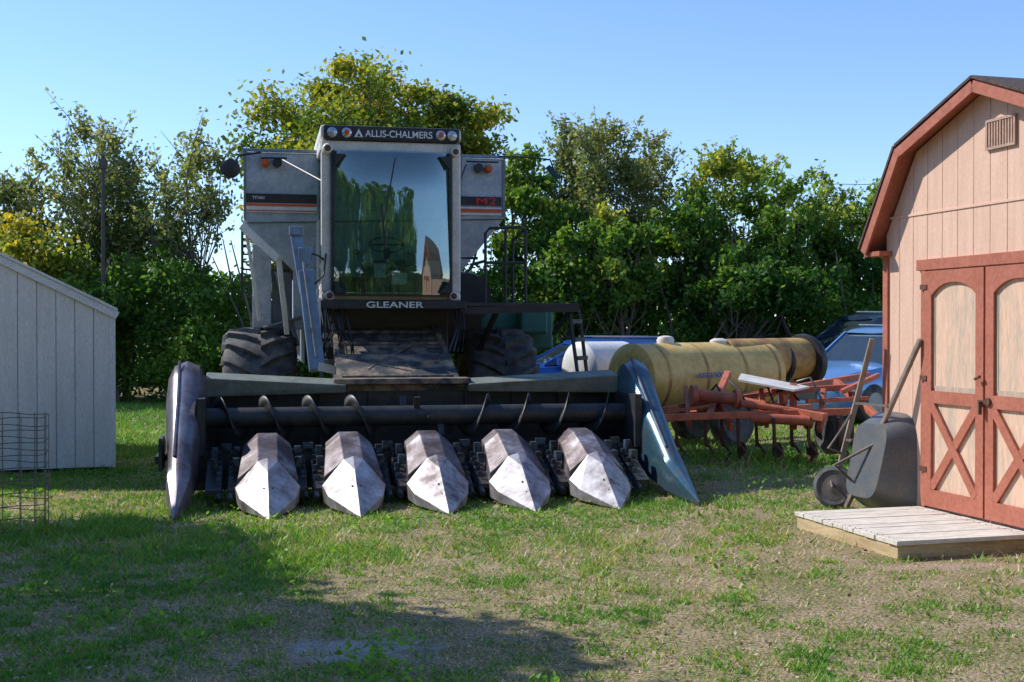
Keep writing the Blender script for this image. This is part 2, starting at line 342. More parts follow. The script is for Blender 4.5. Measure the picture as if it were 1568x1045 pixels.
ptree(805,235,56,28,430,7,LG,44,230,.066,.3,.18,2)
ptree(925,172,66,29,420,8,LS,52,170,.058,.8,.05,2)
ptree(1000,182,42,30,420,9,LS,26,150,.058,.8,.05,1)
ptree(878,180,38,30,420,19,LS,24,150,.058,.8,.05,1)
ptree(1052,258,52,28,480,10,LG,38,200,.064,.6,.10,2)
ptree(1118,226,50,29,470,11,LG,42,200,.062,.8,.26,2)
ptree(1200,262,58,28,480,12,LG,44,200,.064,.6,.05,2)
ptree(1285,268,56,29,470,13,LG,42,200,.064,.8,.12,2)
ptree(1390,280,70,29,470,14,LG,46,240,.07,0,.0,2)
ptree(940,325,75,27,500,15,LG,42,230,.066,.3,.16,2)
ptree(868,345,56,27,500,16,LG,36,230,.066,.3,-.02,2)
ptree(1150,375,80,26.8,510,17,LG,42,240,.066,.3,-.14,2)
# trees standing left of the yard, out of frame, that shade the foreground lawn
tree('shade_tree',-7.5,10.6,5.0,1.15,3.5,31,LG,42,330,.09,0,.16)
tree('shade_tree',-6.4,7.7,5.4,1.5,3.2,32,LG,60,360,.09,0,.16)
tree('shade_tree',-7.6,7.8,5.0,1.2,2.6,33,LG,40,330,.09,0,.16)
# trees behind the viewer (seen mirrored in the cab glass)
t0=tree('deciduous_tree',-2.5,-9,9.5,3.6,.8,51,LG,120,170,.2,0,.25)
for dx,dy,s_ in ((6.5,-1,1.0),(-7,1,1.1),(13,0,.95),(3,-5,1.25)):
    o=bpy.data.objects.new('deciduous_tree',t0.data); o.location=(dx,dy,0); o.scale=(1,1,s_); col.objects.link(o)
def hedge():
    n=220000
    X=RNG.uniform(-19,22,n); px=X/27.5*1880+784
    top=2.4+.7*fnoise(X,X*0,.9,51)+.5*fnoise(X,X*0,3.2,52)+np.where(px>700,.25,0)+np.where((px>180)&(px<390),.6,0)
    Yb=26.6+.8*fnoise(X,X*0,1.1,61); u=RNG.random(n)**.8
    Z=u*top; depth=RNG.random(n)**1.6*2.8
    lump=.8*fnoise(X*1.0,Z*1.3,1.9,71)+.4*fnoise(X,Z,5,72)
    Y=Yb+depth+lump*.9+ (Z/top)**2*.9
    P=np.stack([X,Y,Z],1)+RNG.normal(size=(n,3))*.08
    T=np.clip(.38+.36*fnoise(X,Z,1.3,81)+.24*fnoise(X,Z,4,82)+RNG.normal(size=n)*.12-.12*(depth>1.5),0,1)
    gap=(fnoise(X,Z,2.3,85)+.5*fnoise(X,Z,6,86))<-.42
    k=(P[:,2]>0.02)&~(gap&(RNG.random(n)<.82)); P=P[k];T=T[k]
    V=leafquads(P,.062*(.6+.8*RNG.random(len(P))))
    wood=[]
    r=random.Random(5)
    for i in range(150):
        x=r.uniform(-18,21); y=r.uniform(26.4,29.5); hh=r.uniform(2,4)
        tubeq(wood,[(x,y,0),(x+r.uniform(-.3,.3),y,hh*.5),(x+r.uniform(-.7,.7),y,hh)],.05,.012,5)
    W=np.array(wood).reshape(-1,3); nw=len(W)//4
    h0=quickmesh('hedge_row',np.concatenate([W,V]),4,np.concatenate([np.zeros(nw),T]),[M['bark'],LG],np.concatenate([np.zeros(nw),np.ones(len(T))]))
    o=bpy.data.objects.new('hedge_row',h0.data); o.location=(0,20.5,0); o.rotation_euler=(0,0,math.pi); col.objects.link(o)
    n=60000
    X=RNG.uniform(-34,38,n); top=3.4+.6*fnoise(X,X*0,.5,91)+.4*fnoise(X,X*0,2.2,92)
    Z=RNG.random(n)*top; Y=35+RNG.random(n)*2.5
    T=np.clip(.3+.25*fnoise(X,Z,1,93)+RNG.normal(size=n)*.12,0,1)
    quickmesh('distant_trees',leafquads(np.stack([X,Y,Z],1),.14),4,T,[LG])
hedge()
up=empty('utility_pole',(-8.65,26,0)); a=Acc(); a.tube([(0,0,0),(0,0,5.3)],.05,8,.04); a.make('pole',M['pole'],up,True); a=Acc(); a.box(-.07,.07,-.06,.06,5.0,5.2); a.make('pole_cap',M['pole'],up)
pl=Acc(); pl.tube([(5.5,39,6.3),(12,39.5,6.25),(20,40,6.5)],.010,4); pl.make('power_line',M['pole'])

# ---------------------------------------------------------------- combine harvester
TH=math.atan2(.2,.98)
C=empty('combine_harvester',(-.56,10.63,0),TH)
cx=-.13
box('cab_roof',C,cx-.80,cx+.80,3.38,5.0,3.74,3.90,M['beige'],.04)
box('roof_sign_panel',C,cx-.77,cx+.77,3.31,3.376,3.725,3.885,M['black'],.02)
text('roof_lettering','ALLIS-CHALMERS',.76,.078,(cx+.075,3.305,3.80),M['white'],C)
a=Acc()
for i,dx in enumerate([-.67,-.51,.55,.68]):
    a.revolve([(0,.045),(.015,.058),(.03,.055),(.05,.02)],(cx+dx,3.315,3.80),(0,-1,0),16)
a.make('roof_lamps',M['lens'],C,True)
a=Acc(); 
for dx in (-.51,.55,): a.revolve([(0,.03),(.055,.03)],(cx+dx,3.315,3.80),(0,-1,0),12)
a.make('lamp_ambers',M['amber'],C)
mesh('roof_logo',[(cx-.425,3.30,3.755),(cx-.325,3.30,3.755),(cx-.375,3.30,3.85)],[(0,1,2)],M['white'],C)
mesh('roof_logo_inner',[(cx-.395,3.297,3.762),(cx-.355,3.297,3.762),(cx-.375,3.297,3.80)],[(0,1,2)],M['black'],C)
a=Acc()
a.box(cx-.79,cx+.79,3.36,3.46,3.60,3.722)
a.box(cx-.79,cx-.68,3.36,3.46,2.02,3.60); a.box(cx+.68,cx+.79,3.36,3.46,2.02,3.60)
a.box(cx-.79,cx+.79,3.36,3.46,1.93,2.02)
a.box(cx-.80,cx-.70,4.3,4.4,1.93,3.74); a.box(cx+.70,cx+.80,4.3,4.4,1.93,3.74)
a.box(cx-.80,cx-.73,3.46,4.3,1.9,2.12); a.box(cx+.73,cx+.80,3.46,4.3,1.9,2.12)
a.box(cx-.80,cx-.73,3.46,4.98,3.62,3.738); a.box(cx+.73,cx+.80,3.46,4.98,3.62,3.738)
a.box(cx-.80,cx-.72,4.9,5.0,1.9,3.62); a.box(cx+.72,cx+.80,4.9,5.0,1.9,3.62)
a.make('cab_frame',M['beige'],C,bevel=.02)
a=Acc()
for dx,z in ((-.72,3.62),(.72,3.62),(-.70,1.98),(.70,1.98)):
    a.revolve([(0,.06),(.05,.06),(.07,.045)],(cx+dx,3.36,z),(0,-1,0),16)
a.make('cab_corner_lamps',M['beige'],C,True)
a=Acc()
for dx,z in ((-.72,3.62),(.72,3.62),(-.70,1.98),(.70,1.98)):
    a.revolve([(0,.035),(.008,.025)],(cx+dx,3.288,z),(0,-1,0),16)
a.make('corner_lamp_lenses',M['rust'],C,True)
def windshield():
    nx,nz=24,24; v=[];f=[]
    for j in range(nz+1):
        for i in range(nx+1):
            u=-1+2*i/nx; w=-1+2*j/nz
            wt=max(0,w-.45)/.55; wb=max(0,-w-.7)/.3
            v.append((cx+u*.665,3.355-.10*(1-u*u)-.055*(1-w)*.5+.0-.07*(1-wt*wt)*(1-u**4)+.02*wb ,2.80+w*.81))
    for j in range(nz):
        for i in range(nx): f.append((j*(nx+1)+i,j*(nx+1)+i+1,(j+1)*(nx+1)+i+1,(j+1)*(nx+1)+i))
    mesh('windshield',v,f,M['glass'],C,True)
windshield()
a=Acc()
a.box(cx-.68,cx-.645,3.30,3.358,2.0,3.6); a.box(cx+.645,cx+.68,3.30,3.358,2.0,3.6)
a.box(cx-.645,cx+.645,3.34,3.358,3.56,3.6); a.box(cx-.645,cx+.645,3.24,3.358,1.975,2.01)
for sx in (-1,1):
    for z0,z1 in ((2.01,2.14),(3.56,3.42)):
        yy=3.20 if z0<3 else 3.27
        a.add([(cx+sx*.645,yy,z0),(cx+sx*.53,yy,z0),(cx+sx*.645,yy,z1),(cx+sx*.645,3.355,z0),(cx+sx*.53,3.355,z0),(cx+sx*.645,3.355,z1)],[(0,1,2),(3,5,4),(0,3,4,1),(1,4,5,2),(2,5,3,0)])
a.make('windshield_gasket',M['black'],C)
a=Acc(); a.beam((cx+.02,3.16,3.52),(cx-.12,3.11,2.75),.012,.012); a.beam((cx-.14,3.11,3.0),(cx-.10,3.10,2.5),.018,.012); a.make('wiper',M['black'],C)
mesh('side_window_left',boxv(cx-.765,cx-.755,3.46,4.3,2.12,3.62),BF,M['glass'],C)
mesh('side_window_right',boxv(cx+.755,cx+.765,3.46,4.3,2.12,3.62),BF,M['glass'],C)
box('cab_back_wall',C,cx-.72,cx+.72,4.9,4.96,1.93,3.72,M['cabin'])
a=Acc(); a.box(cx-.50,cx+.50,4.87,4.899,2.75,3.4); a.make('rear_window',M['galv'],C)
a=Acc(); a.box(cx-.53,cx-.5,4.86,4.899,2.72,3.43); a.box(cx+.5,cx+.53,4.86,4.899,2.72,3.43); a.box(cx-.5,cx+.5,4.86,4.899,2.72,2.75); a.box(cx-.5,cx+.5,4.86,4.899,3.4,3.43); a.box(cx-.70,cx-.62,4.84,4.89,2.1,3.6); a.box(cx+.60,cx+.70,4.84,4.89,2.1,3.6); a.make('rear_window_frame',M['black'],C)
box('cab_floor',C,cx-.72,cx+.72,3.46,4.9,1.90,1.96,M['black'])
box('cab_headliner',C,cx-.72,cx+.72,3.46,4.9,3.69,3.735,M['dark'])
a=Acc(); a.box(cx-.27,cx+.27,4.25,4.75,2.25,2.40); a.box(cx-.25,cx+.25,4.68,4.82,2.40,3.12); a.box(cx-.14,cx+.14,4.7,4.8,3.14,3.3); a.box(cx-.36,cx-.28,4.3,4.7,2.5,2.56); a.box(cx+.28,cx+.36,4.3,4.7,2.5,2.56); a.box(cx-.2,cx+.2,4.3,4.7,1.96,2.25)
a.make('operator_seat',M['seat'],C,bevel=.04)
a=Acc(); a.tube([(cx,3.75,1.96),(cx,3.95,2.55)],.04,10)
R=.2; pts=[(cx+R*math.cos(t),3.97+R*.75*math.sin(t),2.6+R*.5*math.sin(t)) for t in [2*math.pi*k/20 for k in range(21)]]
a.tube(pts,.012,6); a.beam((cx-.19,3.97,2.6),(cx+.19,3.97,2.6),.025); a.box(cx+.4,cx+.68,3.7,4.5,1.96,2.5); a.box(cx-.2,cx+.2,3.6,3.75,2.1,2.4)
a.make('steering_wheel_and_console',M['black'],C,bevel=.01)
a=Acc(); a.box(cx-.18,cx-.05,3.58,3.6,2.2,2.36); a.box(cx+.02,cx+.2,3.58,3.6,2.12,2.25); a.box(cx+.42,cx+.6,3.68,3.7,2.2,2.4); a.make('instrument_faces',M['galv'],C)
box('cab_bumper',C,cx-.83,cx+.83,3.20,3.5,1.83,1.925,M['black'],.015)
text('bumper_lettering','GLEANER',.64,.07,(cx+.02,3.194,1.878),M['white'],C)
box('operator_deck',C,cx+.83,1.5,3.5,4.3,1.87,1.91,M['dark'],.006)
box('deck_step',C,1.501,2.08,3.5,3.85,1.87,1.91,M['dark'],.006)
a=Acc(); a.beam((cx+.8,3.48,1.82),(2.08,3.48,1.85),.04,.08); a.beam((1.1,3.5,1.8),(1.0,4.2,1.3),.05); a.beam((2.0,3.52,1.85),(2.0,4.4,1.55),.04); a.make('deck_beam',M['black'],C)
a=Acc()
def rail(pts,r=.018): a.tube(pts,r,8)
rail([(.98,3.55,1.9),(.98,3.55,2.2),(.98,3.55,2.72),(1.03,3.55,2.78),(1.40,3.55,2.80),(1.46,3.55,2.74),(1.46,3.55,1.9)])
rail([(1.22,3.55,2.78),(1.22,3.55,1.9)]); rail([(.98,3.55,2.38),(1.46,3.55,2.38)]); rail([(.80,3.55,2.35),(.98,3.55,2.4)])
rail([(1.46,4.3,1.9),(1.46,4.3,2.7),(1.46,3.6,2.78)])
rail([(.72,3.9,2.0),(.72,3.9,2.45),(.95,3.9,2.45)])
a.make('deck_railings',M['black'],C,True)
tx0,tx1=-1.78,1.36
mesh('grain_tank',[ (tx0,4.3,2.86),(tx1,4.3,2.96),(tx1,6.8,2.96),(tx0,6.8,2.86),(tx0,4.3,3.70),(tx1,4.3,3.70),(tx1,6.8,3.70),(tx0,6.8,3.70)],BF,M['galv'],C,bevel=.02)
a=Acc(); a.box(tx0-.02,tx1+.02,4.27,4.31,3.70,3.735); a.box(tx0-.02,tx0+.02,4.31,6.8,3.70,3.735); a.box(tx1-.02,tx1+.02,4.31,6.8,3.70,3.735); a.make('tank_rim',M['bluegray'],C,bevel=.005)
a=Acc(); a.box(tx0+.03,cx-.80,4.270,4.296,3.10,3.205); a.box(cx+.80,tx1-.05,4.270,4.296,3.12,3.225); a.make('black_stripe',M['black'],C)
a=Acc(); a.box(tx0+.03,cx-.80,4.272,4.296,2.985,3.095); a.box(cx+.80,tx1-.05,4.272,4.296,3.00,3.095); a.make('white_stripe',M['white'],C)
a=Acc(); a.box(tx0+.03,cx-.80,4.262,4.271,3.06,3.09); a.box(tx0+.03,cx-.80,4.262,4.271,3.0,3.012); a.box(cx+.80,tx1-.05,4.262,4.271,3.03,3.075); a.make('orange_stripe',M['orange'],C)
text('model_badge','M2',.25,.085,(1.12,4.262,3.17),M['red'],C)
text('tank_badge_text','TITAN',.14,.035,(tx0+.17,4.262,3.155),M['white'],C)
a=Acc()
for x in (tx0+.0,tx0+.92,cx+.92,tx1-.03): a.box(x,x+.03,4.282,4.297,2.98 if x>0 else 2.9,3.69)
a.make('tank_ribs',M['galvd'],C)
mesh('tank_hopper',[(-1.15,4.45,2.25),(.75,4.45,2.20),(.75,6.3,2.2),(-1.15,6.3,2.25),(tx0+.02,4.34,2.858),(tx1-.02,4.34,2.955),(tx1-.02,6.7,2.955),(tx0+.02,6.7,2.858)],BF,M['galv'],C,bevel=.01)
a=Acc()
for x in (tx0+.25,tx1-.22): a.revolve([(0,.05),(.07,.05),(.10,.03)],(x,4.28,3.56),(0,-1,0),14)
a.make('warning_lamps',M['amber'],C,True)
a=Acc()
for x in (tx0+.39,tx1-.34): a.revolve([(0,.055),(.06,.055)],(x,4.28,3.57),(0,-1,0),14)
a.tube([(tx0+.45,4.2,3.6),(cx-.78,3.5,3.28)],.012,6); a.tube([(tx0+.2,4.24,3.62),(tx0+.5,4.2,3.62)],.012,6); a.tube([(tx1-.5,4.2,3.6),(cx+.8,3.6,3.28)],.012,6); a.tube([(tx1-.5,4.2,3.64),(tx1-.1,4.2,3.64)],.012,6)
a.tube([(tx0+.2,4.2,3.68),(tx0-.05,4.1,3.62),(tx0-.12,4.1,3.5)],.014,6)
a.revolve([(0,.07),(.02,.11),(.05,.11),(.08,.05)],(tx0-.14,4.08,3.46),(-.1,-1,0),20)
a.tube([(tx1-.1,4.2,3.71),(tx1+.25,4.1,3.70),(tx1+.5,4.0,3.66),(tx1+.56,4.0,3.5)],.012,6)
a.make('mirror_arms_and_housings',M['black'],C,True)
a=Acc(); a.add([(tx1+.44,3.98,3.56),(tx1+.49,3.98,3.60),(tx1+.62,3.98,3.46),(tx1+.58,3.98,3.42),(tx1+.44,4.02,3.56),(tx1+.49,4.02,3.60),(tx1+.62,4.02,3.46),(tx1+.58,4.02,3.42)],BF); a.make('mirror_plate',M['cardark'],C)
box('machine_body',C,-1.05,.70,4.7,8.6,1.15,2.3,M['galvd'],.03)
box('rear_hood',C,-1.15,.85,6.9,9.6,1.3,3.0,M['galv'],.05)
a=Acc()
a.box(-1.68,-1.46,4.5,6.6,1.62,2.62); a.box(-1.02,-.84,4.42,4.69,1.75,2.8); a.box(-1.20,-1.06,4.45,4.6,1.6,2.5)
a.make('side_shields',M['galv'],C,bevel=.01)
a=Acc(); a.beam((-1.80,4.25,2.82),(-1.38,4.05,2.42),.05,.09); a.beam((-1.38,4.1,2.45),(-1.28,4.3,1.55),.06,.1); a.beam((-1.76,4.3,2.84),(-1.60,4.3,1.7),.04,.06); a.make('diagonal_struts',M['beige'],C,bevel=.005)
a=Acc(); a.box(-1.45,-1.21,4.62,4.68,1.5,2.3); a.box(-1.62,-1.05,4.7,4.9,2.3,2.34); a.tube([(-1.4,4.5,2.3),(-1.15,4.45,1.4)],.03,8); a.tube([(-1.55,4.4,1.62),(-1.1,4.4,1.75)],.02,8); a.make('drive_shields',M['galvd'],C,bevel=.005)
a=Acc(); 
for i in range(9): a.beam((-1.80,4.5+i*.001,2.05+i*.09),(-1.70,4.5+i*.001,2.05+i*.09),.02)
a.beam((-1.80,4.5,1.95),(-1.80,4.5,2.85),.03); a.make('side_ladder',M['dark'],C)
a=Acc()
a.beam((-1.20,3.55,2.72),(-1.09,3.35,2.0),.13,.11); a.beam((-1.09,3.35,2.25),(-.98,3.05,1.15),.17,.13); a.box(-1.27,-1.11,3.44,3.62,2.66,2.76)
a.beam((-1.17,3.42,2.42),(-1.02,3.36,2.42),.05,.20)
a.make('blue_column',M['bluegray'],C,bevel=.01)
a=Acc(); a.box(-1.14,-.98,3.27,3.29,1.96,2.0); a.tube([(-1.12,3.25,2.35),(-.99,3.0,1.3)],.015,6); a.revolve([(0,.035),(.03,.035)],(-1.085,3.27,2.15),(0,-1,0),12); a.revolve([(0,.03),(.03,.03)],(-1.03,3.1,1.6),(0,-1,0),12); a.make('column_hardware',M['galvd'],C)
a=Acc(); a.beam((-.97,3.0,1.2),(-.72,3.0,1.14),.09,.09); a.beam((-.95,3.2,1.95),(-.95,3.2,1.3),.03); a.make('column_bracket',M['beige'],C)
a=Acc()
for k in range(7):
    x=-.86+.04*k+random.uniform(-.02,.02); a.tube([(x-.05,3.4,1.9),(x+random.uniform(-.12,.05),3.2,1.6),(x+random.uniform(-.1,.1),3.15,1.4),(x+.06,3.0,1.12)],.012,6)
a.tube([(-1.15,3.5,2.5),(-.95,3.3,2.42),(-.84,3.42,2.35)],.012,6); a.tube([(-1.1,3.3,2.0),(-.9,3.2,2.2),(-.86,3.4,2.5)],.01,6)
for k in range(4): a.tube([(.55+.05*k,3.5,1.85),(.60+.03*k,3.3,1.6),(.5+.05*k,3.2,1.35)],.012,6)
a.make('hydraulic_hoses',M['black'],C,True)
a=Acc(); 
for i in range(14): a.box(-.98+random.uniform(0,.2),-.90+random.uniform(0,.2),3.6,3.7,1.2+.1*i,1.26+.1*i)
a.make('linkage_parts',M['galvd'],C)
fx0,fx1=-.80,.48
mesh('feeder_house',[(fx0,2.15,.50),(fx1,2.15,.50),(fx1-.05,4.6,1.1),(fx0+.05,4.6,1.1),(fx0,2.20,.98),(fx1,2.20,.98),(fx1-.05,3.9,1.62),(fx0+.05,3.9,1.62)],BF,M['mud'],C,bevel=.015)
a=Acc()
for i in range(5):
    t=.1+i*.2; y=2.2+1.7*t; z=.985+.64*t; a.beam((fx0,y,z+.012),(fx1,y,z+.012),.03,.03)
a.beam((fx0+.02,2.2,1.0),(fx0+.05,3.9,1.64),.05,.07); a.beam((fx1-.02,2.2,1.0),(fx1-.05,3.9,1.64),.05,.07)
a.box(fx0-.02,fx1+.05,2.12,2.35,.97,1.03); a.beam((-.5,2.6,1.17),(.1,3.4,1.46),.10,.03); a.beam((.05,2.7,1.22),(.3,2.75,1.24),.06,.06)
a.make('feeder_ribs',M['mud'],C)
box('feeder_top_step',C,-.86,.55,2.0,2.3,1.04,1.10,M['mud'],.01)
mesh('feeder_front_plate',[(-.78,2.42,1.115),(.46,2.42,1.115),(.42,2.95,1.33),(-.76,2.95,1.33),(-.78,2.42,1.10),(.46,2.42,1.10),(.42,2.95,1.31),(-.76,2.95,1.31)],BF,M['mud'],C)
box('under_cab_housing',C,-.85,.6,3.9,4.6,1.2,1.88,M['black'],.02)
a=Acc(); a.revolve([(0,.30),(.2,.33),(.5,.33)],(.95,4.6,2.0),(0,1,0),24); a.box(.7,1.1,4.55,6.5,1.3,1.85); a.make('fan_shroud',M['black'],C,True)
a=Acc(); a.box(1.12,2.08,4.75,6.2,1.35,1.855); a.box(1.6,1.95,4.5,4.749,1.55,1.86); a.make('fuel_tank',M['dgreen'],C,bevel=.03)
a=Acc(); a.beam((2.02,3.7,1.85),(2.1,3.5,.9),.03,.06); a.beam((2.22,4.0,1.85),(2.29,3.8,.9),.03,.06)
for i in range(4): a.beam((2.04+.02*i,3.65-.05*i,1.7-.22*i),(2.24+.02*i,3.95-.05*i,1.7-.22*i),.03,.05)
a.make('access_ladder',M['dark'],C)
a=Acc(); a.tube([(-1.4,4.6,.8),(1.2,4.6,.8)],.14,12); a.make('front_axle',M['dark'],C,True)
def tire(name,x,y,R,W,parent,lugs=24,sgn=1):
    prof=[(-W*.5,R*.60),(-W*.53,R*.75),(-W*.5,R*.88),(-W*.44,R*.93),(-W*.2,R*.955),(0,R*.96),(W*.2,R*.955),(W*.44,R*.93),(W*.5,R*.88),(W*.53,R*.75),(W*.5,R*.60),(W*.3,R*.52),(-W*.3,R*.52)]
    a=Acc(); n=48; rings=[]
    for k in range(n):
        t=2*math.pi*k/n; rings.append([(x+p,y+r*math.cos(t),R+r*math.sin(t)) for p,r in prof])
    m=len(prof); v=[q for r in rings for q in r]; f=[]
    for i in range(n):
        for k in range(m): f.append((i*m+k,i*m+(k+1)%m,((i+1)%n)*m+(k+1)%m,((i+1)%n)*m+k))
    a.add(v,f)
    for L in range(lugs):
        for side in (-1,1):
            a0=2*math.pi*(L+(.5 if side>0 else 0))/lugs; ringsL=[]
            for s_,px_,rs in ((0,.02,.955),(.35,.2,.955),(.75,.44,.93),(1,.52,.87),(1.2,.535,.78)):
                ang=a0+s_*.34; th=.052 if s_<1 else .06
                top=R*rs+ (.06 if s_<=.75 else (.035 if s_<=1 else .004)); bot=R*rs-.03
                xo=x+side*W*px_+ (side*.012 if s_>.9 else 0); ring=[]
                for rr,aa in ((bot,ang-th*1.15),(top,ang-th*.8),(top,ang+th*.8),(bot,ang+th*1.15)): ring.append((xo,y+rr*math.cos(aa)*-1,R+rr*math.sin(aa)))
                ringsL.append(ring)
            a.loft(ringsL)
    o=a.make(name,M['rubber'],parent,True)
    b=Acc(); b.revolve([(-W*.28,R*.53),(-W*.25,R*.45),(-W*.08,R*.4),(-W*.05,R*.12),(W*.05,R*.12),(W*.08,R*.4),(W*.25,R*.45),(W*.28,R*.53)],(x,y,R),(1,0,0),28); b.make(name+'_rim',M['beige'],parent,True)
tire('front_tire_left',-1.60,4.62,.80,.80,C,18); tire('front_tire_right',1.30,4.62,.80,.80,C,18)
tire('rear_tire_left',-1.25,8.4,.5,.35,C,18); tire('rear_tire_right',.95,8.4,.5,.35,C,18)

# ---- corn head
def snout(name,lx,mh=None):
    def ring(y,w,zb,zs,zt,wt): return [(lx-w,y,zb),(lx-w,y,zs),(lx-wt,y,zt),(lx+wt,y,zt),(lx+w,y,zs),(lx+w,y,zb),(lx,y,zb-.01)]
    a=Acc(); a.loft([ring(1.40,.215,.36,.51,.615,.09),ring(1.18,.225,.30,.485,.60,.09),ring(.66,.265,.13,.27,.42,.085)]); o=a.make(name+'_hood',M['hood'],C)
    o.modifiers.new('b','BEVEL').width=.005
    pk=(lx,.66,.455); TL=(lx-.09,.66,.425); TR=(lx+.09,.66,.425)
    SL=(lx-.285,.60,.20); SR=(lx+.285,.60,.20); BL=(lx-.27,.62,.05); BR=(lx+.27,.62,.05)
    mid=(lx,.46,.35); ML=(lx-.245,.36,.135); MR=(lx+.245,.36,.135); tip=(lx+.01,-.08,.005)
    LL=(lx-.22,.34,.03); LR=(lx+.22,.34,.03); bk=(lx,.70,.06)
    v=[pk,TL,TR,SL,SR,BL,BR,mid,ML,MR,tip,LL,LR,bk]
    f=[(0,1,7),(0,7,2),(1,3,8,7),(2,7,9,4),(7,8,10),(7,10,9),(8,11,10),(9,10,12),(3,5,11,8),(4,9,12,6),(5,13,6,12,10,11),(0,2,4,6,13,5,3,1)]
    n=mesh(name+'_nose',v,f,M['snout'],C); n.modifiers.new('b','BEVEL').width=.003
    a=Acc()
    for dx,dy,dz in ((-.035,.30,.222),(.035,.30,.222),(-.02,.18,.145)): a.revolve([(0,.009),(.012,.007)],(lx+dx,dy,dz),(0,-.4,.9),6)
    a.box(lx-.225,lx+.225,.675,.69,.14,.20)
    a.make(name+'_bolts',M['dark'],C)
for i,lx in enumerate([-1.524,-.762,0,.762,1.524]): snout('snout_%d'%(i+1),lx)
def divider(name,lx,mat,k):
    a=Acc(); rings=[]
    for y,w,zt,zb,tw in ((2.22,.15,1.18,.40,.6),(2.12,.19,1.26,.34,.6),(1.95,.20,1.29,.30,.6),(1.75,.19,1.20,.26,.6),(1.45,.155,.97,.2,.6),(1.1,.125,.72,.14,.55),(.75,.105,.46,.09,.45),(.62,.11,.36,.07,.3),(.3,.06,.20,.04,.3),(-.03,.008,.045,.02,.4)):
        w*=k
        h=zt-zb; rings.append([(lx-w,y,zb),(lx-w*1.02,y,zb+h*.6),(lx-w*.9,y,zb+h*.82),(lx-w*tw,y,zb+h*.95),(lx,y,zt),(lx+w*tw,y,zb+h*.95),(lx+w*.9,y,zb+h*.82),(lx+w*1.02,y,zb+h*.6),(lx+w,y,zb)])
    a.loft(rings); o=a.make(name,mat,C,True); return o
divider('end_divider_left',-2.29,M['snoutL'],1.0); divider('end_divider_right',2.29,M['snoutR'],.92)
a=Acc(); a.tube([(-2.36,1.9,1.29),(-2.35,1.4,.92),(-2.34,.78,.47)],.014,6); a.tube([(2.24,1.9,1.30),(2.24,1.4,.93),(2.25,.78,.47)],.012,6); a.make('divider_seams',M['snoutL'],C,True)
mesh('divider_sticker',[(2.105,1.62,.75),(2.105,1.50,.70),(2.105,1.50,.80),(2.105,1.62,.85)],[(0,1,2,3)],mk('sticker_yellow',(.7,.5,.04)),C)
a=Acc(); a.add([(-2.15,2.14,.42),(2.15,2.14,.42),(2.15,2.20,.42),(-2.15,2.20,.42),(-2.15,2.14,.985),(2.15,2.14,.985),(2.15,2.20,.985),(-2.15,2.20,.985)],BF)
a.box(-2.15,2.15,1.40,2.14,.38,.42); a.box(-2.17,-2.10,1.3,2.2,.42,.95); a.box(2.10,2.17,1.3,2.2,.42,.95)
a.box(-2.15,2.15,1.36,1.40,.22,.46)
for i in range(9): a.box(-2.0+.5*i,-1.97+.5*i,2.11,2.139,.42,.97)
a.make('auger_trough',M['dark'],C)
def beamp(name,x0,x1,za0,zb0,za1,zb1):
    return mesh(name,[(x0,1.98,za0),(x1,1.98,za1),(x1,2.26,za1),(x0,2.26,za0),(x0,1.95,zb0-.05),(x1,1.95,zb1-.05),(x1,2.26,zb1),(x0,2.26,zb0)],BF,M['headg'],C,bevel=.012)
beamp('header_beam_left',-2.12,-.74,.93,1.17,.96,1.09); beamp('header_beam_right',.52,2.12,.96,1.09,.93,1.17)
a=Acc(); a.tube([(-2.1,1.72,.74),(2.1,1.72,.74)],.10,20); a.make('auger_tube',M['dark'],C,True)
v=[];f=[]
for sgn,x0,x1 in ((1,-2.08,-.35),(-1,.35,2.08)):
    n=int(abs(x1-x0)/.42*24); base=len(v)
    for k in range(n+1):
        t=k/24*2*math.pi*sgn; x=x0+(x1-x0)*k/n
        for r_ in (.10,.215): v.append((x,1.72+r_*math.cos(t),.74+r_*math.sin(t)))
    for k in range(n): f.append((base+2*k,base+2*k+1,base+2*k+3,base+2*k+2))
o=mesh('auger_flighting',v,f,M['dark'],C,True); o.modifiers.new('s','SOLIDIFY').thickness=.008
a=Acc()
for k in range(6):
    t=k*1.05; x=-.3+k*.12; a.beam((x,1.72,.74),(x,1.72+.22*math.cos(t),.74+.22*math.sin(t)),.06,.02)
a.make('auger_paddles',M['dark'],C)
a=Acc();b=Acc()
for k in range(6):
    lx=-1.905+.762*k
    for s in (-1,1):
        a.add([(lx+s*.03,.75,.12),(lx+s*.17,.75,.12),(lx+s*.17,1.45,.38),(lx+s*.03,1.45,.38),(lx+s*.03,.75,.16),(lx+s*.17,.75,.16),(lx+s*.17,1.45,.42),(lx+s*.03,1.45,.42)],BF)
        b.box(lx+s*.10-.03,lx+s*.10+.03,1.0,1.12,.33,.42)
        b.box(lx+s*.10-.03,lx+s*.10+.03,1.22,1.30,.38,.50); b.tube([(lx+s*.05,.65,.08),(lx+s*.05,1.4,.30)],.03,8,.04)
        for j in range(6):
            yy=.85+j*.1; b.box(lx+s*.055-.02,lx+s*.055+.02,yy,yy+.02,.19+.37*(yy-.75),.23+.37*(yy-.75))
    a.box(lx-.3,lx+.3,1.3,1.38,.12,.26)
    b.box(lx-.05,lx+.05,1.36,1.42,.42,.52)
a.box(-2.2,2.2,1.25,1.33,.10,.20)
a.make('row_unit_decks',M['dark'],C); b.make('gathering_chains_and_rolls',mk('row_unit_steel',(.09,.125,.16),(.025,.025,.03),scale=9,rough=.4,metal=.4,lo=.42,hi=.57),C,bevel=.004)
